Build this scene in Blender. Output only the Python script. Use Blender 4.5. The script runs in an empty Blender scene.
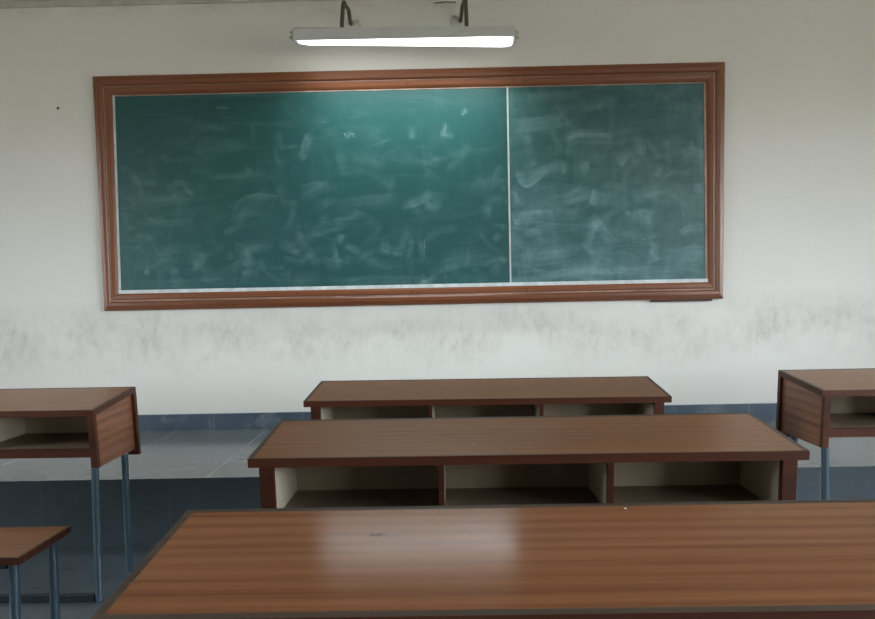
import bpy, bmesh, math, random
from mathutils import Vector, Matrix
random.seed(7)
S = bpy.context.scene
COL = S.collection

# ------------------------------------------------------------------ camera measurements
F = 673.33; PITCH, YAW, ROLL = 0.0265, 0.0089, 0.0200
CAM = Vector((0.0, -4.2027, 1.144))
def cam_axes():
    cp, sp = math.cos(PITCH), math.sin(PITCH); cy, sy = math.cos(YAW), math.sin(YAW)
    f = Vector((-sy*cp, cy*cp, -sp)); r = Vector((cy, sy, 0)); u = r.cross(f)
    cr, sr = math.cos(ROLL), math.sin(ROLL)
    return cr*r - sr*u, sr*r + cr*u, f
AR, AU, AF = cam_axes()
def on_wall(px, py, Y):                 # measured point of the photograph on the plane y = Y
    d = AF + AR*((px-437.5)/F) - AU*((py-309.5)/F)
    return CAM + d*((Y-CAM.y)/d.y)
def on_level(px, py, Z):
    d = AF + AR*((px-437.5)/F) - AU*((py-309.5)/F)
    return CAM + d*((Z-CAM.z)/d.z)

# ------------------------------------------------------------------ node helpers
class NT:
    def __init__(s, name):
        s.m = bpy.data.materials.new(name); s.m.use_nodes = True
        s.t = s.m.node_tree; s.t.nodes.clear()
        s.out = s.n('ShaderNodeOutputMaterial')
    def n(s, kind, **kw):
        x = s.t.nodes.new(kind)
        for k, v in kw.items(): setattr(x, k, v)
        return x
    def l(s, a, b): s.t.links.new(a, b)
    def val(s, sock, v):
        if hasattr(v, 'is_linked') or hasattr(v, 'links'): s.l(v, sock)
        else: sock.default_value = v
    def coord(s, scale=(1,1,1), loc=(0,0,0), rot=(0,0,0)):
        c = s.n('ShaderNodeTexCoord'); m = s.n('ShaderNodeMapping')
        m.inputs['Scale'].default_value = scale; m.inputs['Location'].default_value = loc; m.inputs['Rotation'].default_value = rot
        s.l(c.outputs['Object'], m.inputs['Vector']); return m.outputs[0]
    def noise(s, vec, scale=1, detail=4, rough=.55, dist=0):
        x = s.n('ShaderNodeTexNoise'); s.l(vec, x.inputs['Vector'])
        x.inputs['Scale'].default_value = scale; x.inputs['Detail'].default_value = detail
        x.inputs['Roughness'].default_value = rough; x.inputs['Distortion'].default_value = dist
        return x.outputs['Fac']
    def ramp(s, fac, stops):
        r = s.n('ShaderNodeValToRGB'); e = r.color_ramp.elements
        while len(e) < len(stops): e.new(.5)
        for k, (p, c) in enumerate(stops):
            e[k].position = p; e[k].color = (c, c, c, 1) if not isinstance(c, tuple) else (*c, 1)
        s.l(fac, r.inputs[0]); return r.outputs[0]
    def math(s, op, a, b=0.0, clamp=False):
        x = s.n('ShaderNodeMath', operation=op); x.use_clamp = clamp
        s.val(x.inputs[0], a); s.val(x.inputs[1], b); return x.outputs[0]
    def mix(s, fac, a, b):
        x = s.n('ShaderNodeMix', data_type='RGBA')
        s.val(x.inputs['Factor'], fac)
        for sock, v in ((x.inputs[6], a), (x.inputs[7], b)):
            if isinstance(v, tuple): sock.default_value = (*v, 1)
            else: s.l(v, sock)
        return x.outputs[2]
    def xyz(s):
        c = s.n('ShaderNodeTexCoord'); q = s.n('ShaderNodeSeparateXYZ'); s.l(c.outputs['Object'], q.inputs[0]); return q.outputs
    def pbsdf(s, color, rough=.5, spec=.5, metal=0, bump=None, bstr=.1, bdist=.01):
        p = s.n('ShaderNodeBsdfPrincipled')
        if isinstance(color, tuple): p.inputs['Base Color'].default_value = (*color, 1)
        else: s.l(color, p.inputs['Base Color'])
        s.val(p.inputs['Roughness'], rough); p.inputs['Metallic'].default_value = metal
        p.inputs['Specular IOR Level'].default_value = spec
        if bump is not None:
            b = s.n('ShaderNodeBump'); b.inputs['Strength'].default_value = bstr; b.inputs['Distance'].default_value = bdist
            s.l(bump, b.inputs['Height']); s.l(b.outputs[0], p.inputs['Normal'])
        s.l(p.outputs[0], s.out.inputs[0]); return p

def mat_teak(name, dark, mid, light, rough=.3, seed=0.0, spec=.5):
    N = NT(name)
    a = N.noise(N.coord((.8, 19, 19), (seed, seed*2, 0)), 1, 3, .5, .25)
    b = N.noise(N.coord((1.9, 105, 105), (seed, 3, 0)), 1, 5, .68, .1)
    c = N.noise(N.coord((5, 260, 260)), 1, 2, .6)
    cath = N.n('ShaderNodeTexWave', wave_type='BANDS', bands_direction='Y')
    N.l(N.coord((.25, 8.5, 8.5), (seed, 1.7+seed, 0)), cath.inputs['Vector'])
    cath.inputs['Scale'].default_value = 1.0; cath.inputs['Distortion'].default_value = 5.5
    cath.inputs['Detail'].default_value = 3; cath.inputs['Detail Scale'].default_value = .9
    v = N.math('ADD', N.math('MULTIPLY', a, .30), N.math('MULTIPLY', b, .40))
    v = N.math('ADD', v, N.math('MULTIPLY', c, .16))
    v = N.math('ADD', v, N.math('MULTIPLY', cath.outputs['Fac'], .13))
    col = N.ramp(v, [(.36, dark), (.48, mid), (.66, light)])
    scuff = N.noise(N.coord((3, 6, 6), (seed, 0, 4)), 1, 5, .7)
    r = N.math('ADD', rough-.06, N.math('MULTIPLY', scuff, .14))
    N.pbsdf(col, r, spec, bump=c, bstr=.03, bdist=.002)
    return N.m

def mat_plain(name, col, rough=.5, metal=0, var=.12, scale=30, spec=.5):
    N = NT(name)
    f = N.noise(N.coord((1, 1, 1)), scale, 4, .6)
    d = tuple(c*(1-var) for c in col); e = tuple(min(1, c*(1+var)) for c in col)
    N.pbsdf(N.ramp(f, [(.3, d), (.7, e)]), rough, spec, metal, bump=f, bstr=.04, bdist=.003)
    return N.m

def joint_mask(N, coord, x0, step, half):        # 1 on the joint lines
    t = N.math('FRACT', N.math('DIVIDE', N.math('SUBTRACT', coord, x0-100*step-step/2), step))
    t = N.math('ABSOLUTE', N.math('SUBTRACT', t, .5))
    return N.math('LESS_THAN', t, half/step)

def mat_stone(name, joints, dark, light, rough=.3, line=(.22,.24,.25), lineamt=.5, dust=None, spec=.5, bst=.06):
    N = NT(name)
    a = N.noise(N.coord((1.2, 1.2, 1.2)), 1.6, 6, .65)
    b = N.noise(N.coord((1, 2.5, 2.5)), 9, 6, .7, .5)
    v = N.math('ADD', N.math('MULTIPLY', a, .6), N.math('MULTIPLY', b, .4))
    col = N.ramp(v, [(.33, dark), (.68, light)])
    q = N.xyz()
    for ax, x0, step, half in joints:
        m = joint_mask(N, q[ax], x0, step, half)
        wob = N.ramp(N.noise(N.coord((1,1,1)), 7, 3), [(.35, .25), (.65, 1.0)])
        col = N.mix(N.math('MULTIPLY', N.math('MULTIPLY', m, wob), lineamt), col, line)
    if dust:
        m = N.ramp(N.noise(N.coord(dust[2]), 1, 6, .7, .6), [(dust[0], 0.0), (dust[1], 1.0)])
        col = N.mix(N.math('MULTIPLY', m, dust[3]), col, (.42, .44, .44))
    r = N.math('ADD', rough-.08, N.math('MULTIPLY', b, .16))
    N.pbsdf(col, r, spec, bump=b, bstr=bst, bdist=.004)
    return N.m

def mat_wall(name, dirt=True):
    N = NT(name)
    q = N.xyz()
    base = N.ramp(N.noise(N.coord((.7, .7, .7)), 1.3, 5, .6), [(.3, (.76, .735, .67)), (.7, (.80, .775, .715))])
    fine = N.noise(N.coord((1, 1, 1)), 40, 4, .6)
    if dirt:
        # band of hand and back grime between platform and board, streaked downwards
        band = N.math('MULTIPLY',
            N.ramp(N.math('DIVIDE', q[2], 2.0), [(.31, 0.0), (.43, 1.0)]),
            N.ramp(N.math('DIVIDE', q[2], 2.0), [(.46, 1.0), (.565, 0.0)]))
        streak = N.noise(N.coord((17, 17, 7.5), (3.1, 0, 0)), 1, 8, .80, .6)
        patch = N.noise(N.coord((1.5, 1, 1.8), (7.2, 0, .4)), 1.5, 4, .6)
        m = N.math('MULTIPLY', N.ramp(streak, [(.42, 0.0), (.68, 1.0)]), N.ramp(patch, [(.42, .06), (.58, 1.0)]))
        m = N.math('MULTIPLY', m, band)
        base = N.mix(N.math('MULTIPLY', m, .52), base, (.32, .29, .235))
        veil = N.math('MULTIPLY', N.ramp(patch, [(.35, .0), (.65, 1.0)]), band)
        base = N.mix(N.math('MULTIPLY', veil, .20), base, (.40, .385, .34))
        # sparse scuffs
        sc = N.noise(N.coord((16, 16, 7), (0, 0, 9)), 1, 5, .75, 1.0)
        pm = N.ramp(N.noise(N.coord((1.3, 1.3, 1.3), (5, 0, 2)), 2.2, 2), [(.52, 0.0), (.70, 1.0)])
        base = N.mix(N.math('MULTIPLY', N.math('MULTIPLY', N.ramp(sc, [(.60, 0.0), (.70, 1.0)]), pm), .30), base, (.34, .32, .30))
        # patchy brown darkening towards the ceiling
        top_dark = N.math('MULTIPLY', N.ramp(N.math('DIVIDE', q[2], 3.0), [(.955, 0.0), (.995, 1.0)]),
                      N.ramp(N.noise(N.coord((2.5, 1, 6)), 1.5, 5, .7), [(.4, 0.0), (.7, 1.0)]))
        base = N.mix(N.math('MULTIPLY', top_dark, .5), base, (.33, .30, .24))
    N.pbsdf(base, .72, .25, bump=fine, bstr=.05, bdist=.003)
    return N.m

def mat_board(name, chalk_lo, chalk_hi, amount, seed):
    N = NT(name)
    green = N.ramp(N.noise(N.coord((1, 1, 1), (seed, 0, 0)), 2, 3), [(.3, (.006, .064, .060)), (.7, (.009, .078, .074))])
    a = N.noise(N.coord((2.2, 1, 7.5), (seed, 0, seed)), 1, 6, .68, 1.3)            # level wipes
    b = N.noise(N.coord((8.5, 1, 2.4), (seed*2, 0, 1), (0, .5, 0)), 1, 5, .66, 1.6)  # slanting wipes
    c = N.noise(N.coord((1.1, 1, 1.5), (seed, 0, 7)), 1.1, 3, .5, .4)
    q = N.xyz()
    low = N.ramp(N.math('ADD', N.math('MULTIPLY', q[2], .6), .5), [(.08, 1.0), (.32, .45), (.9, .30)])
    m = N.math('ADD', N.math('MULTIPLY', N.ramp(a, [(chalk_lo, 0.0), (chalk_hi, 1.0)]), .62),
                      N.math('MULTIPLY', N.ramp(b, [(chalk_lo+.05, 0.0), (chalk_hi+.08, 1.0)]), .45))
    m = N.math('MULTIPLY', m, N.ramp(c, [(.3, .35), (.7, 1.1)]))
    m = N.math('MULTIPLY', m, N.math('ADD', low, .45))
    m = N.math('MULTIPLY', m, amount, True)
    at = N.n('ShaderNodeAttribute'); at.attribute_name = 'film'
    grain = N.ramp(N.noise(N.coord((26, 1, 26), (seed, 0, 0)), 1, 5, .75, .6), [(.28, .45), (.70, 1.15)])
    film = N.math('MULTIPLY', at.outputs['Fac'], grain)
    m = N.math('ADD', N.math('MULTIPLY', m, .55), film, True)
    veil = N.math('ADD', m, amount*.09, True)
    col = N.mix(veil, green, (.29, .45, .46))
    N.pbsdf(col, N.math('ADD', .38, N.math('MULTIPLY', m, .45), True), .35)
    return N.m

M = {}
M['wall'] = mat_wall('painted_wall_stained'); M['wall2'] = mat_wall('painted_wall', False)
M['ceiling'] = mat_plain('ceiling_distemper', (.66, .67, .62), .8, var=.02, scale=3)
M['cornice'] = mat_plain('cornice_grey_brown', (.50, .49, .44), .8, var=.2, scale=6)  # grey-brown strip, darker than wall and ceiling
M['teak'] = mat_teak('teak_laminate', (.165, .052, .018), (.245, .086, .031), (.30, .118, .045), .15, spec=.6)
M['teak_b'] = mat_teak('teak_laminate_fine', (.165, .066, .027), (.225, .094, .040), (.275, .122, .054), .30, 4.3, spec=.42)
M['teak_c'] = mat_teak('teak_laminate_side', (.13, .047, .021), (.20, .078, .036), (.26, .108, .053), .34, 8.1)
def swap_grain(m):                        # grain along y instead of x
    for q in [n for n in m.node_tree.nodes if n.type == 'MAPPING']:
        v = q.inputs['Scale'].default_value; q.inputs['Scale'].default_value = (v[1], v[0], v[2])
    for q in [n for n in m.node_tree.nodes if n.type == 'TEX_WAVE']: q.bands_direction = 'Z'
swap_grain(M['teak_c'])
M['lip_top'] = mat_teak('grey_brown_lipping', (.045, .028, .019), (.070, .046, .032), (.10, .068, .048), .42, 3.0, spec=.35)
M['lip'] = mat_teak('red_wood_lipping', (.038, .011, .005), (.058, .016, .007), (.082, .025, .010), .42, 2.0, spec=.28)
M['frame'] = mat_teak('polished_red_frame_wood', (.115, .036, .014), (.18, .058, .022), (.25, .088, .036), .33, 5.0)
M['cream'] = mat_plain('cream_inner_laminate', (.43, .365, .265), .5, var=.07, scale=8)
M['shelf'] = mat_plain('brown_shelf_board', (.15, .105, .068), .5, var=.16, scale=9)
M['backin'] = mat_plain('plywood_back', (.27, .205, .135), .55, var=.1, scale=8)
M['steel'] = mat_plain('blue_grey_painted_steel', (.035, .066, .088), .30, 0, .15, 25, .6)
M['steel_dark'] = mat_plain('shaded_rail', (.012, .018, .022), .5, 0, .2, 25)  # shade under desks and seats put into the rail colour
M['conduit'] = mat_plain('dark_conduit', (.10, .10, .075), .45, .2, .2, 30)
M['housing'] = mat_plain('grey_sheet_metal', (.62, .62, .60), .5, 0, .05, 12)
M['plate'] = mat_plain('white_wall_plate', (.62, .62, .58), .5, 0, .06, 20)
M['holder'] = mat_plain('yellowed_plastic', (.50, .48, .38), .5, 0, .08, 20)
M['strip'] = mat_plain('pale_joint_strip', (.52, .54, .52), .5, 0, .18, 14)
M['dust'] = mat_plain('chalk_dust', (.62, .65, .64), .9, 0, .2, 18)
M['duststreak'] = mat_plain('dusty_groove', (.36, .25, .20), .8, 0, .4, 7)
M['screw'] = mat_plain('dark_screw', (.025, .018, .015), .5, .3)
M['chalk'] = mat_plain('white_chalk', (.80, .82, .80), .9, 0, .06, 30)
N = NT('thin_chalk_line'); tr = N.n('ShaderNodeBsdfTransparent'); df = N.n('ShaderNodeBsdfDiffuse'); df.inputs[0].default_value = (.75, .80, .78, 1)
mx = N.n('ShaderNodeMixShader'); N.l(N.ramp(N.noise(N.coord((30, 1, 30)), 1, 4, .7), [(.3, .08), (.7, .42)]), mx.inputs[0]); N.l(tr.outputs[0], mx.inputs[1]); N.l(df.outputs[0], mx.inputs[2]); N.l(mx.outputs[0], N.out.inputs[0])
M['stroke'] = N.m
M['graphite'] = mat_plain('pencil', (.05, .045, .04), .5, 0, .1, 30)
M['alu'] = mat_plain('window_paint', (.45, .47, .47), .5, 0, .06, 8)

# ------------------------------------------------------------------ mesh helpers
def tag(o, label=None, cat=None, group=None, kind=None):
    if label: o['label'] = label
    if cat: o['category'] = cat
    if group: o['group'] = group
    if kind: o['kind'] = kind
    return o
def empty(name, loc, rz=0.0):
    o = bpy.data.objects.new(name, None); COL.objects.link(o); o.location = loc; o.rotation_euler = (0, 0, rz)
    o.empty_display_size = .1; return o
def obj(name, bm, mat, parent=None, bevel=0.0, smooth=False, seg=2):
    if bevel:
        es = [e for e in bm.edges if len(e.link_faces) == 2 and e.calc_face_angle(0) > .5]
        bmesh.ops.bevel(bm, geom=es, offset=bevel, segments=seg, affect='EDGES', profile=.5, clamp_overlap=True)
    bmesh.ops.recalc_face_normals(bm, faces=bm.faces)
    me = bpy.data.meshes.new(name); bm.to_mesh(me); bm.free()
    mats = mat if isinstance(mat, (list, tuple)) else [mat]
    for m in mats: me.materials.append(m)
    if smooth:
        for p in me.polygons: p.use_smooth = True
        me.set_sharp_from_angle(angle=.7)
    o = bpy.data.objects.new(name, me); COL.objects.link(o)
    if parent is not None: o.parent = parent
    return o
def hexa(bm, p):       # p[0..3] bottom ring, p[4..7] top ring
    v = [bm.verts.new(q) for q in p]
    for f in ((3,2,1,0), (4,5,6,7), (0,1,5,4), (1,2,6,5), (2,3,7,6), (3,0,4,7)): bm.faces.new([v[k] for k in f])
def box(bm, x0, x1, y0, y1, z0, z1):
    hexa(bm, [(x0,y0,z0),(x1,y0,z0),(x1,y1,z0),(x0,y1,z0),(x0,y0,z1),(x1,y0,z1),(x1,y1,z1),(x0,y1,z1)])
def bx(*a):
    bm = bmesh.new(); box(bm, *a); return bm
def tube(bm, pts, r, n=16, cap=True):
    pts = [Vector(p) for p in pts]; rings = []
    nrm = None
    for k, p in enumerate(pts):
        d = (pts[min(k+1, len(pts)-1)] - pts[max(k-1, 0)]).normalized()
        if nrm is None: nrm = d.orthogonal().normalized()
        nrm = (nrm - d*nrm.dot(d)).normalized(); b = d.cross(nrm)
        rr = r[k] if isinstance(r, (list, tuple)) else r
        rings.append([bm.verts.new(p + (nrm*math.cos(t) + b*math.sin(t))*rr) for t in [2*math.pi*j/n for j in range(n)]])
    for a, b in zip(rings, rings[1:]):
        for j in range(n): bm.faces.new((a[j], a[(j+1)%n], b[(j+1)%n], b[j]))
    if cap: bm.faces.new(rings[0][::-1]); bm.faces.new(rings[-1])
def tb(*a, **k):
    bm = bmesh.new(); tube(bm, *a, **k); return bm

# ------------------------------------------------------------------ the room
XL, XR, YB, ZC = -4.4, 4.6, -8.2, 2.99
DY, DZ = -1.1168, 0.3067              # edge and height of the teaching platform
tile_x = on_wall(269, 428.6, 0).x; TS = on_wall(269, 428.6, 0).x - on_wall(178.5, 431, 0).x
o = obj('floor', bx(XL, XR, YB, DY, -.12, 0), mat_stone('slate_floor', [(0, on_level(154, 545, 0).x, TS, .004), (1, DY-.62, .60, .004)],
    (.046, .058, .066), (.080, .098, .109), .30, lineamt=.28)); tag(o, kind='structure')
M['riser'] = mat_stone('slate_riser', [(0, on_wall(170, 495, DY).x, .60, .003)], (.037, .050, .059), (.066, .085, .098), .36, lineamt=.22)  # dark slate, with the shade on the riser put into its colour
M['tread'] = mat_stone('slate_tread', [(0, tile_x, TS, .0035)], (.105, .116, .122), (.145, .157, .163), .17, bst=.004, lineamt=.8, line=(.34, .36, .37))
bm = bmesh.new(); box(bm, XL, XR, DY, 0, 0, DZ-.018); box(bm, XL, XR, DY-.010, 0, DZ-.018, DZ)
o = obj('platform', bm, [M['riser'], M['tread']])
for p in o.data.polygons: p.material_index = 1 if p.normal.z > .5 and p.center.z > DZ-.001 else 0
tag(o, 'raised slate teaching platform along the front wall', kind='structure')
bm = bx(XL, XR, -.015, 0, DZ, .407)
o = obj('baseboard_front', bm, mat_stone('slate_skirting', [(0, on_wall(303, 412, 0).x, TS*.975, .004)], (.050, .076, .104), (.084, .116, .148), .35,
    lineamt=.8, dust=(.55, .75, (5, 5, 5), .35)), bevel=.003); tag(o, kind='structure')
o = obj('wall_front', bx(XL-.2, XR+.2, 0, .2, -.12, ZC+.1), M['wall']); tag(o, kind='structure')
o = obj('ceiling', bx(XL-.2, XR+.2, YB-.2, .2, ZC, ZC+.12), M['ceiling']); tag(o, kind='structure')
o = obj('trim_front', bx(XL, XR, -.012, 0, 2.953, ZC), M['cornice'], bevel=.004); tag(o, kind='structure')
o = obj('wall_back', bx(XL-.2, XR+.2, YB-.2, YB, -.12, ZC+.1), M['wall2']); tag(o, kind='structure')
def window_wall(name, x0, x1, wins, sill, head, win_no):
    bm = bmesh.new(); y = YB
    for a, b in wins:
        box(bm, x0, x1, y, a, -.12, ZC+.1); box(bm, x0, x1, a, b, -.12, sill); box(bm, x0, x1, a, b, head, ZC+.1); y = b
    box(bm, x0, x1, y, 0.0, -.12, ZC+.1)
    tag(obj(name, bm, M['wall2']), kind='structure')
    xm = (x0+x1)/2
    for k, (a, b) in enumerate(wins):
        f = bmesh.new(); t = .05
        box(f, xm-.03, xm+.03, a, b, sill, sill+t); box(f, xm-.03, xm+.03, a, b, head-t, head)
        n = 3
        for j in range(n+1):
            yy = a + (b-a-t)*j/n; box(f, xm-.03, xm+.03, yy, yy+t, sill+t, head-t)
        w = tag(obj('window_%d' % (win_no+k), f, M['alu']), kind='structure')
        obj('window_pane', bx(xm-.003, xm+.003, a+t, b-t, sill+t, head-t), M['pane'], w)
        L = bpy.data.lights.new('daylight_portal', 'AREA'); L.shape = 'RECTANGLE'; L.size = head-sill; L.size_y = b-a
        L.cycles.is_portal = True
        lo = bpy.data.objects.new('daylight_portal', L); COL.objects.link(lo)
        out = x1 if x0 > 0 else x0
        lo.location = (out, (a+b)/2, (sill+head)/2)
        lo.rotation_euler = (0, math.radians(90 if x0 > 0 else -90), 0)
N = NT('window_glass'); tr = N.n('ShaderNodeBsdfTransparent'); gl = N.n('ShaderNodeBsdfGlossy'); gl.inputs['Roughness'].default_value = .02
mx = N.n('ShaderNodeMixShader'); mx.inputs[0].default_value = .06; N.l(tr.outputs[0], mx.inputs[1]); N.l(gl.outputs[0], mx.inputs[2]); N.l(mx.outputs[0], N.out.inputs[0])
M['pane'] = N.m
window_wall('wall_right', XR, XR+.2, [(-7.4, -5.6), (-5.0, -3.2), (-2.7, -1.9)], .95, 2.42, 1)
window_wall('wall_left', XL-.2, XL, [(-3.4, -2.3)], .95, 2.42, 4)

# ------------------------------------------------------------------ chalkboard
BXC, BZC, BW, BH = -0.1923, 1.144+.6444, 3.66, 1.2213
cb = tag(empty('chalkboard', (BXC, 0, BZC)), 'long green chalkboard in a red-brown moulded wooden frame on the front wall', 'chalkboard')
split = on_wall(509, 190, -.015).x - BXC
SURF = -.014
obj('joint_strip', bx(split-.0045, split+.0055, SURF-.003, SURF, -BH/2, BH/2), M['strip'], cb, bevel=.0015)
FW = .116
PROF = [(t*1.115, h) for t, h in [(0, .0), (0, .026), (.006, .034), (.028, .038), (.046, .036), (.052, .030), (.055, .024), (.060, .024), (.063, .031), (.069, .033), (.088, .030), (.099, .024), (.104, .018), (.104, 0)]]
def rail(p0, p1, n0, n1):   # from outer corner p0 to p1; n0 / n1 the inward mitre directions
    bm = bmesh.new(); A = []; B = []
    for t, h in PROF:
        A.append(bm.verts.new((p0[0]+n0[0]*t, -h, p0[1]+n0[1]*t))); B.append(bm.verts.new((p1[0]+n1[0]*t, -h, p1[1]+n1[1]*t)))
    k = len(PROF)
    for j in range(k): bm.faces.new((A[j], A[(j+1)%k], B[(j+1)%k], B[j]))
    bm.faces.new(A[::-1]); bm.faces.new(B); return bm
ox, oz = BW/2+FW, BH/2+FW; zb = -oz+.004; TP = .024; ob = ox-TP; KB = (FW-TP)/FW; KZ = .94
rails = [((-ox,oz),(ox,oz),(1,-1),(-1,-1)), ((ox,oz),(ob,zb),(-1,-1),(-KB,KZ)), ((ob,zb),(-ob,zb),(-KB,KZ),(KB,KZ)), ((-ob,zb),(-ox,oz),(KB,KZ),(1,-1))]
# the frame wood runs along each rail: rotate the upright rails' grain with a second material
Nf = mat_teak('polished_red_frame_upright', (.115, .038, .015), (.175, .060, .023), (.24, .088, .036), .33, 5.0)
for mp in [n for n in Nf.node_tree.nodes if n.type == 'MAPPING']:
    s = mp.inputs['Scale'].default_value; mp.inputs['Scale'].default_value = (s[1], s[2], s[0])
def seg(bm, a, b, w, y, jit=0.0):      # narrow strip on the board face, local coordinates
    a = Vector((a[0], a[1])); b = Vector((b[0], b[1])); d = (b-a).normalized(); n = Vector((-d.y, d.x))*w/2
    v = [bm.verts.new((p.x, y, p.y)) for p in (a-n, b-n, b+n, a+n)]; bm.faces.new(v)
def loc(px, py): 
    p = on_wall(px, py, SURF); return (p.x-BXC, p.z-BZC)
for k, r in enumerate(rails):
    ro = obj('frame_rail', rail(*r), M['frame'] if k in (0, 2) else Nf, cb)
    # screws through the inner moulding
    (a, b, n0, n1) = r
    cnt = 5 if k in (0, 2) else 2
    for j in range(cnt):
        t = (j+.7)/(cnt+.4)
        p = (a[0]+(b[0]-a[0])*t, a[1]+(b[1]-a[1])*t)
        inn = (0, n0[1]) if k in (0, 2) else (n0[0], 0)
        c = Vector((p[0]+inn[0]*.089, -.0305, p[1]+inn[1]*.089))
        obj('screw', tb([c+Vector((0,.004,0)), c-Vector((0,.002,0))], .0045, 10), M['screw'], ro)
    # settled dust lying in the groove
    bm = bmesh.new()
    q0 = Vector((a[0]+n0[0]*.0641, a[1]+n0[1]*.0641)); q1 = Vector((b[0]+n1[0]*.0641, b[1]+n1[1]*.0641))
    wd = .0035 if k != 0 else .002
    nv = Vector((0, wd)) if k in (0, 2) else Vector((wd, 0))
    hexa(bm, [(p.x, yy, p.y) for yy in (-.0262, -.0238) for p in (q0-nv, q1-nv, q1+nv, q0+nv)])
    tag(obj('groove_dust', bm, M['duststreak'], ro), 'pale dust line in the frame groove')
tag(obj('chalk_ledge', bx(-BW/2, BW/2, -.024, SURF, -BH/2-.008, -BH/2+.014), M['dust'], cb, bevel=.003), 'white dusted ledge along the lower edge')
obj('chalk_ledge', bx(-BW/2, -BW/2+.013, -.019, SURF, -BH/2+.014, BH/2), M['strip'], cb, bevel=.002)
obj('chalk_ledge', bx(-BW/2+.013, BW/2-.012, -.018, SURF, BH/2-.007, BH/2), M['duststreak'], cb, bevel=.002)
obj('chalk_ledge', bx(BW/2-.012, BW/2, -.018, SURF, -BH/2+.014, BH/2), M['duststreak'], cb, bevel=.002)
p0 = on_wall(651, 301.5, -.02); p1 = on_wall(712, 300.5, -.02)
obj('batten', bx(p0.x-BXC, p1.x-BXC, -.022, -.002, zb-.013, zb), M['lip'], cb, bevel=.003)

# chalk strokes and cloth wipes
bm = bmesh.new(); Yc = SURF-.0012
def stroke(pts, w=.006):
    q = [loc(*p) for p in pts]
    for a, b in zip(q, q[1:]): seg(bm, a, b, w, Yc)
for s in ([(632,234),(632.6,243)], [(632,242),(645,239),(663,234)], [(683,208),(683,223)], [(445,274),(445.5,284)],
          [(424.5,240),(424.3,255)], [(344,133),(346,138)],[(348,137),(352,133)],[(353,133),(354,137)], [(462,115),(465,111),(466,108)],[(446,124),(444,136)], [(508,181),(509,184)],
          [(216,107),(229,107.5)], [(217,109),(228,109)], [(421,281.5),(434,281)]):
    stroke(s, .0035)
tag(obj('chalk_marks', bm, M['stroke'], cb), 'thin white chalk strokes left on the board', kind='stuff')

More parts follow.
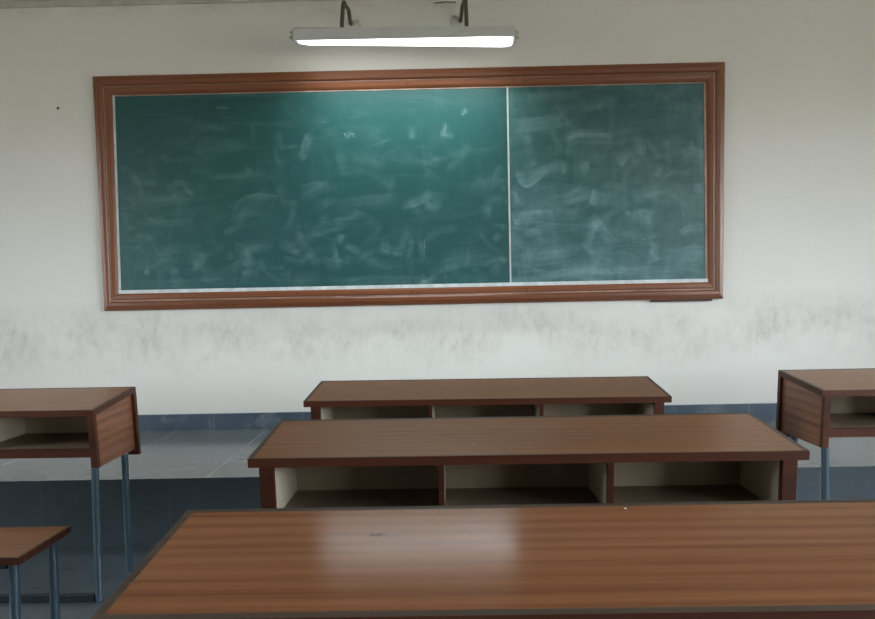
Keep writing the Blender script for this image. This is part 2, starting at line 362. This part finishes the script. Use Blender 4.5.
import numpy as np
WIPES = [
 ([(128,198),(160,197),(190,190)],9,.16), ([(130,207),(170,203),(195,200)],10,.16), ([(135,221),(165,224),(195,221)],9,.13),
 ([(180,178),(188,188),(194,196)],8,.2), ([(234,222),(240,203),(258,197),(282,199)],7,.18), ([(236,226),(250,208),(270,200)],12,.10),
 ([(190,148),(220,146),(250,142)],14,.10), ([(200,176),(240,175),(268,171)],8,.13), ([(305,155),(308,142),(313,134)],12,.2), ([(300,150),(306,160)],10,.2),
 ([(295,205),(292,220),(285,230)],7,.16), ([(240,248),(255,245),(275,243)],16,.18), ([(240,250),(250,262),(238,256)],12,.2), ([(182,248),(200,258),(190,265)],12,.2),
 ([(278,243),(290,248),(302,254)],9,.2), ([(130,252),(160,250),(185,247)],12,.10), ([(220,275),(235,268),(245,262)],12,.14), ([(145,270),(150,273)],7,.35), ([(170,275),(180,270)],8,.18),
 ([(120,285),(200,284),(290,278)],10,.10), ([(240,275),(262,272)],9,.2), ([(190,260),(210,270),(225,280)],10,.12), ([(300,190),(312,186),(330,184)],8,.18), ([(300,200),(320,190),(340,187)],10,.12),
 ([(335,208),(360,204),(400,200)],16,.16), ([(400,206),(420,200),(432,192)],10,.22), ([(425,202),(432,208),(438,198)],8,.2), ([(345,245),(355,250),(362,254)],8,.28), ([(338,245),(341,233)],8,.25),
 ([(318,258),(332,262),(340,255)],9,.24), ([(325,268),(338,268),(342,258)],8,.2), ([(405,262),(410,245),(408,235)],7,.2), ([(420,240),(424,260)],6,.22), ([(360,256),(380,266),(400,268)],14,.13),
 ([(440,262),(470,256),(500,258)],22,.14), ([(485,220),(488,205)],9,.2), ([(493,240),(500,233)],8,.24), ([(482,264),(500,258),(507,262)],7,.3), ([(495,190),(498,175),(503,165)],9,.16), ([(455,190),(480,188),(500,180)],16,.12),
 ([(310,120),(330,118)],10,.08), ([(412,125),(413,140)],9,.2), ([(443,137),(447,123)],8,.22), ([(440,137),(455,136)],7,.16), ([(345,137),(354,134)],8,.18), ([(460,114),(467,109)],7,.2),
 ([(340,160),(370,158),(385,168)],18,.08), ([(420,155),(440,165)],14,.10), ([(330,285),(380,280),(440,282)],10,.12), ([(420,282),(433,281)],8,.30),
 ([(120,98),(200,95),(300,93)],6,.10), ([(305,92),(400,90),(500,88)],6,.10),
 # dusty right sheet
 ([(563,140),(575,133),(600,132),(616,136)],10,.42), ([(562,140),(590,140),(615,140)],14,.18), ([(520,168),(526,182),(540,172),(548,165)],12,.40), ([(515,180),(545,172),(565,163)],14,.18),
 ([(618,166),(624,158),(630,150)],9,.34), ([(632,135),(640,148),(638,155)],12,.28), ([(592,206),(595,198),(597,188)],9,.5), ([(560,200),(580,195),(595,190)],14,.24), ([(583,175),(586,160)],8,.28),
 ([(563,160),(562,175)],7,.22), ([(655,178),(660,165)],8,.26), ([(668,150),(668,140)],12,.22), ([(678,158),(695,155),(704,160)],16,.30), ([(692,190),(703,188)],12,.24), ([(690,140),(692,150)],8,.22),
 ([(512,130),(540,127),(570,122)],22,.20), ([(540,110),(580,106),(620,98)],14,.14), ([(512,220),(540,217),(580,214)],14,.30), ([(590,215),(600,225),(605,222)],10,.26), ([(588,245),(592,230),(596,222)],9,.34),
 ([(600,230),(615,245)],12,.22), ([(632,222),(640,215),(655,218)],14,.34), ([(640,225),(652,222)],14,.22), ([(626,216),(628,210)],7,.36), ([(652,258),(655,248),(653,240)],10,.34), ([(645,262),(660,255)],8,.28),
 ([(518,205),(512,190)],7,.3), ([(512,210),(520,225)],8,.3), ([(524,238),(540,230),(560,228)],10,.22), ([(520,262),(545,258),(570,256)],22,.26), ([(560,268),(600,266),(640,268)],16,.20), ([(660,262),(690,258),(704,250)],24,.30),
 ([(680,236),(690,230),(698,234)],10,.36), ([(515,275),(600,273),(700,268)],9,.22), ([(700,120),(702,160),(702,220)],8,.22), ([(516,100),(560,97),(600,93)],12,.14), ([(640,190),(670,185),(695,205)],20,.18),
 ([(620,185),(600,200),(610,205)],16,.16), ([(660,110),(690,112),(703,118)],20,.14), ([(545,235),(530,250),(525,262)],12,.20), ([(586,243),(600,262)],9,.2),
]

rw = random.Random(31)
for _k in range(170):                       # more of the same short cloth wipes, spread over both sheets
    x = rw.uniform(118, 704); right = x > 512
    y = rw.uniform(100 if right else 120, 284); y = max(y, rw.uniform(95, 284)) if not right else y
    ang = rw.choice((rw.gauss(0, .25), rw.gauss(-.5, .4), rw.gauss(1.35, .3))); ln = rw.uniform(8, 34); bend = rw.uniform(-6, 6)
    dx, dy = math.cos(ang)*ln/2, math.sin(ang)*ln/2
    WIPES.append(([(x-dx, y-dy), (x-dy/ln*bend, y+dx/ln*bend), (x+dx, y+dy)], rw.uniform(4, 12), rw.uniform(.04, .15)*(1.35 if right else 1)))
def spline(pts, sub=6):
    P = []
    for k in range(len(pts)-1):
        q0, q1, q2, q3 = (np.array(pts[i], float) for i in (max(k-1, 0), k, k+1, min(k+2, len(pts)-1)))
        for j in range(sub):
            t = j/sub; P.append(.5*((2*q1)+(-q0+q2)*t+(2*q0-5*q1+4*q2-q3)*t*t+(-q0+3*q1-3*q2+q3)*t**3))
    P.append(np.array(pts[-1], float)); return np.array(P)
def film_of(X, Z):
    rs = np.random.RandomState(5); out = np.zeros_like(X)
    for pts, w, a in WIPES:
        Q = spline([loc(*p) for p in pts]); hw = w/160*.55
        sel = np.where((X > Q[:,0].min()-hw) & (X < Q[:,0].max()+hw) & (Z > Q[:,1].min()-hw) & (Z < Q[:,1].max()+hw))[0]
        tbl = rs.uniform(.15, 1.0, 14); flip = rs.choice((-1, 1)); head = rs.choice((0, 1))
        if not len(sel): continue
        G = np.stack([X[sel], Z[sel]], 1); A = Q[:-1]; B = Q[1:]; Dv = B-A; L2 = (Dv**2).sum(1)
        t = np.clip((((G[:,None]-A[None])*Dv[None]).sum(2))/L2[None], 0, 1)
        C = A[None]+t[...,None]*Dv[None]; R = G[:,None]-C; d2 = (R**2).sum(2); i = d2.argmin(1); ar = np.arange(len(sel))
        cross = Dv[i,0]*R[ar,i,1]-Dv[i,1]*R[ar,i,0]
        sgn = np.sign(cross)*np.sqrt(d2[ar,i])/hw*flip               # -1 .. 1 across the wipe
        u = (i+t[ar,i])/len(A)                                      # 0 .. 1 along it
        across = np.clip((sgn+1)/.30, 0, 1)*np.clip((1-sgn)/1.1, 0, 1)
        uu = u if head else 1-u
        along = np.clip(uu/.28, 0, 1)*np.clip((1-uu)/.75, 0, 1)**.7
        f = np.clip((sgn+1)/2, 0, .9999)*13; fi = f.astype(int); st = tbl[fi]*(1-(f-fi))+tbl[np.minimum(fi+1, 13)]*(f-fi)
        out[sel] += a*across*along*(.35+.9*st)*FILM
    return np.clip(out, 0, .85)
FILM = .95
def writing_panel(x0, x1, mat):
    nx = int((x1-x0)/.0055); nz = int(BH/.0055)
    gx = np.linspace(x0, x1, nx+1); gz = np.linspace(-BH/2, BH/2, nz+1)
    X, Z = np.meshgrid(gx, gz); X = X.ravel(); Z = Z.ravel(); n = len(X)
    V = np.stack([X, np.full(n, SURF), Z], 1)
    idx = np.arange(n).reshape(nz+1, nx+1)
    Fq = np.stack([idx[:-1,:-1], idx[:-1,1:], idx[1:,1:], idx[1:,:-1]], -1).reshape(-1, 4)
    edge = np.concatenate([idx[0,:], idx[1:,-1], idx[-1,-2::-1], idx[-2:0:-1,0]])       # rim, carried back for the sheet's thickness
    m = len(edge); back = V[edge].copy(); back[:,1] = -.001
    rim = np.stack([edge, np.roll(edge, -1), n+(np.arange(m)+1) % m, n+np.arange(m)], 1)
    Fq = np.concatenate([Fq, rim[:, ::-1]])
    me = bpy.data.meshes.new('writing_panel'); me.from_pydata(np.concatenate([V, back]).tolist(), [], Fq.tolist()+[(n+np.arange(m)).tolist()])
    at = me.attributes.new('film', 'FLOAT', 'POINT')
    at.data.foreach_set('value', np.concatenate([film_of(X, Z), np.zeros(m)]).astype(np.float32))
    me.materials.append(mat); o = bpy.data.objects.new('writing_panel', me); COL.objects.link(o); o.parent = cb
    return o
writing_panel(-BW/2, split, mat_board('green_board', .50, .78, .50, 1.3))
tag(writing_panel(split, BW/2, mat_board('green_board_dusty', .40, .74, .80, 6.1)), 'chalk-clouded right third of the board')

# ------------------------------------------------------------------ board lamp
LD = -.30
pl = on_wall(295, 37, LD); pr = on_wall(514, 37.5, LD)
LL = (pr-pl).length; mid = (pl+pr)/2
lamp = tag(empty('board_lamp', mid), 'long lit batten lamp on two bent arms above the chalkboard', 'lamp')
tilt = math.atan2(pr.z-pl.z, pr.x-pl.x); lamp.rotation_euler = (0, -tilt, 0)
# cross-sections in (depth, height); the sheet-metal batten is twisted a little along its length
def sect(prof, t):
    a = math.radians(17 - 26*t); c, s = math.cos(a), math.sin(a)
    return [(y*c - z*s, y*s + z*c) for y, z in prof]
HP = [(-.054, -.022), (-.058, .010), (-.050, .042), (-.014, .050), (.014, .050), (.050, .042), (.058, .010), (.054, -.022)]
DP = [(-.052, -.022)] + [(-.052*math.cos(t), -.022-.021*math.sin(t)**.8) for t in [math.pi*k/12 for k in range(1, 12)]] + [(.052, -.022)]
def loft(prof, x0, x1, n, ends=None):
    bm = bmesh.new(); R = []
    for k in range(n+1):
        x = x0+(x1-x0)*k/n; t = (x+LL/2)/LL; sc = 1
        if ends: 
            e = min(k, n-k); sc = (.55, .8, .93)[e] if e < 3 else 1
        R.append([bm.verts.new((x, y, z)) for y, z in sect([(y*(1 if not ends else .6+.4*sc), (-.022+(z+.022)*sc) if ends else z) for y, z in prof], t)])
    m = len(prof)
    for a, b in zip(R, R[1:]):
        for j in range(m): bm.faces.new((a[j], a[(j+1)%m], b[(j+1)%m], b[j]))
    bm.faces.new(R[0][::-1]); bm.faces.new(R[-1]); return bm
obj('housing', loft(HP, -LL/2, LL/2, 24), M['housing'], lamp, smooth=True)
N = NT('lit_diffuser'); em = N.n('ShaderNodeEmission'); em.inputs[0].default_value = (.93, .98, 1, 1); em.inputs[1].default_value = 5.0
N.l(em.outputs[0], N.out.inputs[0]); M['lit'] = N.m
tag(obj('diffuser', loft(DP, -LL/2+.022, LL/2-.012, 60, True), M['lit'], lamp, smooth=True), 'glowing white diffuser')
LB = bpy.data.lights.new('lamp_beam', 'AREA'); LB.shape = 'RECTANGLE'; LB.size = LL-.08; LB.size_y = .075; LB.energy = 9.8; LB.spread = math.radians(132); LB.color = (.84, 1.0, 1.0)
lb = bpy.data.objects.new('lamp_beam', LB); COL.objects.link(lb); lb.parent = lamp; lb.location = (0, .004, -.0475); lb.rotation_euler = (math.radians(6), 0, 0)
for sx in (-1, 1):
    bm = bmesh.new(); x = sx*(LL/2)
    box(bm, min(x, x+sx*.012), max(x, x+sx*.012), -.028, .028, -.02, .034)
    tube(bm, [(x+sx*.010, -.02, -.008), (x+sx*.026, -.02, -.008)], .009, 12); tube(bm, [(x+sx*.010, -.02, .020), (x+sx*.024, -.02, .020)], .008, 12)
    obj('end_cap', bm, M['holder'], lamp, bevel=.002)
Rl = Matrix.Rotation(-tilt, 4, 'Y')
def tolamp(p): return Rl.inverted() @ (p - mid)
for fx, ax, wx, cx, fy, ay in ((342, 345.5, 351, 355, 26, 3), (466.5, 464.5, 460.5, 456, 23.5, -3)):
    foot = tolamp(on_wall(fx, fy+3, LD)); apex = tolamp(on_wall(ax, ay+2, LD+.13)); wall = tolamp(on_wall(wx, 24 if fx < 400 else 21, -.012))
    foot.z = .045
    pts = [foot, foot + Vector((.0, .004, .05)), foot.lerp(apex, .62) + Vector((0, -.035, .045)), apex + Vector((0, -.025, -.004)), apex + Vector((0, .02, 0)), apex.lerp(wall, .45) + Vector((0, .02, .03)), wall.lerp(apex, .12)+Vector((0, -.01, 0)), wall]
    P = []
    for k in range(len(pts)-1):
        q0, q1, q2, q3 = pts[max(k-1,0)], pts[k], pts[k+1], pts[min(k+2, len(pts)-1)]
        for j in range(6):
            t = j/6; P.append(.5*((2*q1)+(-q0+q2)*t+(2*q0-5*q1+4*q2-q3)*t*t+(-q0+3*q1-3*q2+q3)*t**3))
    P.append(pts[-1])
    arm = obj('arm', tb(P, .0118, 14), M['conduit'], lamp, smooth=True)
    c = tolamp(on_wall(cx, 25 if fx < 400 else 22, -.001))
    bm = bmesh.new(); tube(bm, [c, c+Vector((0, -.006, 0)), c+Vector((0, -.012, 0))], [.036, .036, .028], 28)
    obj('wall_plate', bm, M['plate'], arm, smooth=True)

# ------------------------------------------------------------------ desks
W, HF, HB, D, TH, LEAN = 1.430, .7236, .7589, .3392, .024, .10
def ztop(d): return HF + (HB-HF)*d/D
def slab(bm, x0, x1, d0, d1, zt, zb_):          # zt / zb_ functions of depth; faces lean back square to the top
    def P(x, d, z):
        if isinstance(x, tuple): x = x[0]+(x[1]-x[0])*d/D
        return (x, d + (ztop(d)-z)*LEAN, z)
    hexa(bm, [P(x0,d0,zb_(d0)), P(x1,d0,zb_(d0)), P(x1,d1,zb_(d1)), P(x0,d1,zb_(d1)), P(x0,d0,zt(d0)), P(x1,d0,zt(d0)), P(x1,d1,zt(d1)), P(x0,d1,zt(d1))])
def sb(*a):
    bm = bmesh.new(); slab(bm, *a); return bm
SHT, SHB, SIDEB, BACKB = .571, .538, .496, .470
BASE = (HF, HB, SHT, SHB, SIDEB, BACKB)
def two_tone(o):                          # grey-brown upper face of a lipping
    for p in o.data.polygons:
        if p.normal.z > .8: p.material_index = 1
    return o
def make_desk(loc_, rz, label, over, top_mat, st=.036, lift=0.0, taper=0.0, tilt=0.0, inner_d=.25, drop=.010, lf=.006, name='school_desk'):
    global HF, HB, SHT, SHB, SIDEB, BACKB
    HF, HB, SHT, SHB, SIDEB, BACKB = (v+lift for v in BASE)
    HB += tilt; SHT -= drop; SHB -= drop
    t = tag(empty(name, loc_, rz), label, 'desk', 'three-compartment school desks')
    under = lambda d: ztop(d)-TH
    w = W/2; lip = .0135
    obj('desktop', sb(-w+lip, w-lip, lf, D-lip, ztop, under), top_mat, t)
    bm = bmesh.new()
    slab(bm, -w, w, 0, lf, ztop, under); slab(bm, -w, w, D-lip, D, ztop, under)
    slab(bm, -w, -w+lip, lf, D-lip, ztop, under); slab(bm, w-lip, w, lf, D-lip, ztop, under)
    two_tone(obj('edge_band', bm, [M['lip'], M['lip_top']], t, bevel=.0012))
    so = w-over                       # outer face and thickness of the side boards
    bt = .02; bo = min(over+.010, .012) if taper == 0 else over+.001
    for s in (-1, 1):
        out = (s*so, s*(so-taper)); mid_ = (s*(so-st+.003),)*2; inn = (s*(so-st),)*2
        o3 = (lambda p, q: (p, q) if p[0] < q[0] else (q, p))
        side = obj('side_panel', sb(*o3(out, mid_), .024, D-bt, under, lambda d: SIDEB), M['teak_c'], t)
        obj('front_lip', sb(*o3(out, inn), .004, .024, under, lambda d: SIDEB), M['lip'], side, bevel=.0015)
        tag(obj('inner_lining', sb(*o3(mid_, inn), .024, D-bt, under, lambda d: SHT), M['cream'], side), 'cream laminate lining')
    inner = so-st
    pitch = 2*inner/3
    for s in (-1, 1):
        x = s*pitch/2
        dv = obj('divider', sb(x-.0065, x+.0065, .024, inner_d, under, lambda d: SHT), M['cream'], t)
        obj('front_lip', sb(x-.0075, x+.0075, .006, .024, under, lambda d: SHT), M['lip'], dv, bevel=.001)
    sh = obj('shelf', sb(-inner, inner, .022, inner_d, lambda d: SHT, lambda d: SHB+.012), M['shelf'], t)
    obj('front_lip', sb(-inner, inner, .004, .022, lambda d: SHT, lambda d: SHB), M['lip'], sh, bevel=.0015)
    bp = obj('back_panel', sb(-so-bo, so+bo, D-bt, D, under, lambda d: BACKB), M['lip'], t, bevel=.0015)
    obj('inner_lining', sb(-inner, inner, inner_d, inner_d+.004, under, lambda d: SHB+.012), M['backin'], bp)
    lr = .0138; LEGIN = .003
    for s in (-1, 1):
        x = s*(so-st/2-LEGIN)
        obj('leg', tb([(x+s*.026, -.012, 0), (x, .034, SIDEB)], lr, 20), M['steel'], t, smooth=True)
        obj('leg', tb([(x+s*.006, .264, 0), (x, .264, SIDEB)], lr, 20), M['steel'], t, smooth=True)
    x = so-st/2-LEGIN-lr+.024
    obj('foot_rail', bx(-x, x, -.024, 0, .002, .026), M['steel_dark'], t, bevel=.002)
    return t
def dpos(x, y): s = .857; return (x*s, CAM.y + (y-CAM.y)*s, 0)
near = make_desk(dpos(.2843, -3.198), -.005, 'nearest brown laminate desk cut off by the bottom of the view', .027, M['teak'], lf=.0135)
make_desk(dpos(.2367, -2.2105), -.0134, 'middle desk of the central column with three open compartments showing', .027, M['teak_b'])
make_desk(dpos(.1822, -1.1589), -.0326, 'farthest desk of the central column in front of the platform', .027, M['teak_b'])
lx, ly, _ = dpos(-2.3804, -1.2477)
make_desk((lx-.004, ly, 0), -.0204, 'left-hand desk with blue-grey legs cut off by the left edge', .003, M['teak_b'], .026, 0, .012, .005, .314, 0)
rx, ry, _ = dpos(2.5747, -1.0855)
make_desk((2.150+.004, CAM.y+2.57, 0), .001, 'right-hand desk with its brown side panel facing the central desks', .012, M['teak_b'], .024, .014, 0, .004, .314, 0)

# ------------------------------------------------------------------ bench in front of the left desk
SEAT = .45; c0 = on_level(21, 556.7, SEAT); c1 = on_level(71, 525, SEAT)
bl = 1.40; bd = c1.y-c0.y
be = tag(empty('bench', ((c0.x+c1.x)/2-bl/2, c0.y, 0), -.012), 'low wooden bench seat on blue-grey legs at the lower left corner', 'bench')
lip = .008; tb_ = .020
obj('seat', bx(-bl/2+lip, bl/2-lip, lip, bd-lip, SEAT-tb_, SEAT), M['teak_b'], be)
bm = bmesh.new()
box(bm, -bl/2, bl/2, 0, lip, SEAT-tb_, SEAT); box(bm, -bl/2, bl/2, bd-lip, bd, SEAT-tb_, SEAT)
box(bm, -bl/2, -bl/2+lip, lip, bd-lip, SEAT-tb_, SEAT); box(bm, bl/2-lip, bl/2, lip, bd-lip, SEAT-tb_, SEAT)
two_tone(obj('edge_band', bm, [M['lip'], M['lip_top']], be, bevel=.0012))
for s in (-1, 1):
    for y in (.035, .214):
        obj('leg', tb([(s*(bl/2-.038), y, 0), (s*(bl/2-.038), y, SEAT-tb_)], .0130, 20), M['steel'], be, smooth=True)
obj('seat_rail', bx(-bl/2+.051, bl/2-.051, .024, .046, SEAT-tb_-.020, SEAT-tb_), M['steel_dark'], be, bevel=.002)
obj('seat_rail', bx(-bl/2+.051, bl/2-.051, .203, .225, SEAT-tb_-.020, SEAT-tb_), M['steel_dark'], be, bevel=.002)

# ------------------------------------------------------------------ little things
def crumb(p, r, label):
    bm = bmesh.new(); bmesh.ops.create_icosphere(bm, subdivisions=2, radius=r)
    for v in bm.verts: v.co = Vector((v.co.x*1.35, v.co.y*.8, v.co.z*.6)) * random.uniform(.82, 1.12)
    z0 = min(v.co.z for v in bm.verts)
    for v in bm.verts: v.co.z -= z0
    o = obj('chalk_crumb', bm, M['chalk'], smooth=True); o.location = p; tag(o, label, 'chalk', 'chalk crumbs on the desks')
def desk_point(px, py, x, y, rz):
    ox_, oy_, _ = dpos(x, y); z = BASE[0]
    for _k in range(8):
        p = on_level(px, py, z); d = -(p.x-ox_)*math.sin(rz) + (p.y-oy_)*math.cos(rz); z = BASE[0]+(BASE[1]-BASE[0])*d/D
    return p + Vector((0, 0, .0002))
crumb(desk_point(625.5, 509, .2843, -3.198, -.005), .0017, 'tiny white chalk crumb on the nearest desk')
crumb(desk_point(473, 444.5, .2367, -2.2105, -.0134), .0012, 'tiny white chalk speck on the middle desk top')
# faint pencil scribble on the nearest desk top
top = [c for c in near.children if c.name.startswith('desktop')][0]
inv = (Matrix.Translation(near.location) @ Matrix.Rotation(-.005, 4, 'Z')).inverted()
bm = bmesh.new()
for pts in ([(370.5,536.5),(371,533),(372.5,536)], [(373.5,536),(374,534),(375.5,536)], [(377,536.5),(379,533),(380,536)], [(378,534.5),(382,533.8)], [(381,536.5),(383,532)], [(383,532),(385,534)], [(386,536),(388,532),(387,531)], [(389,537),(390.5,535.5),(391,537)], [(392.5,536.5),(394,535.5)], [(396,536),(397.5,535.5)]):
    q = [inv @ desk_point(px, py, .2843, -3.198, -.005) for px, py in pts]
    for a, b in zip(q, q[1:]):
        d = (b-a).normalized(); n = Vector((-d.y, d.x, 0))*.0004
        bm.faces.new([bm.verts.new(p) for p in (a-n, b-n, b+n, a+n)])
tag(obj('pencil_marks', bm, M['graphite'], top), 'faint pencil scribble', kind='stuff')
n0 = on_wall(58.5, 108.5, 0)
bm = bmesh.new(); tube(bm, [(0, .02, 0), (0, -.006, 0)], .003, 10); tube(bm, [(0, -.006, 0), (0, -.008, 0)], .0075, 12)
o = obj('nail', bm, M['screw'], smooth=True); o.location = n0; tag(o, 'small dark nail in the wall left of the chalkboard', 'nail')
a = on_wall(434, 3.2, -.016); b = on_wall(456, 2.2, -.016); c = on_wall(458, 12, -.004)
o = obj('wire', tb([a, a.lerp(b, .5)+Vector((0, -.002, .004)), b], .0035, 8), M['conduit'], smooth=True); tag(o, 'short dark wire at the ceiling line above the lamp', 'wire')

# ------------------------------------------------------------------ daylight
wd = bpy.data.worlds.new('overcast_daylight'); S.world = wd; wd.use_nodes = True
nt = wd.node_tree; bg = nt.nodes['Background']
tc = nt.nodes.new('ShaderNodeTexCoord'); sp = nt.nodes.new('ShaderNodeSeparateXYZ'); rp = nt.nodes.new('ShaderNodeValToRGB')
nt.links.new(tc.outputs['Generated'], sp.inputs[0]); mp = nt.nodes.new('ShaderNodeMapRange')
mp.inputs['From Min'].default_value = -1; mp.inputs['From Max'].default_value = 1
nt.links.new(sp.outputs[2], mp.inputs[0]); nt.links.new(mp.outputs[0], rp.inputs[0])
e = rp.color_ramp.elements
e[0].position = .47; e[0].color = (.20, .185, .15, 1); e[1].position = .53; e[1].color = (.83, .915, 1.0, 1)
x = e.new(.95); x.color = (.74, .85, 1.0, 1)
nt.links.new(rp.outputs[0], bg.inputs[0]); bg.inputs[1].default_value = 37.5

# ------------------------------------------------------------------ camera and view
cd = bpy.data.cameras.new('camera'); co = bpy.data.objects.new('camera', cd); COL.objects.link(co)
cd.sensor_fit = 'HORIZONTAL'; cd.sensor_width = 36; cd.lens = F/875*36; cd.clip_start = .02
m = Matrix((AR, AU, -AF)).transposed().to_4x4(); m.translation = CAM; co.matrix_world = m
S.camera = co
S.view_settings.view_transform = 'Standard'; S.view_settings.look = 'None'
S.view_settings.exposure = 0; S.view_settings.gamma = 1; S.view_settings.use_curve_mapping = False
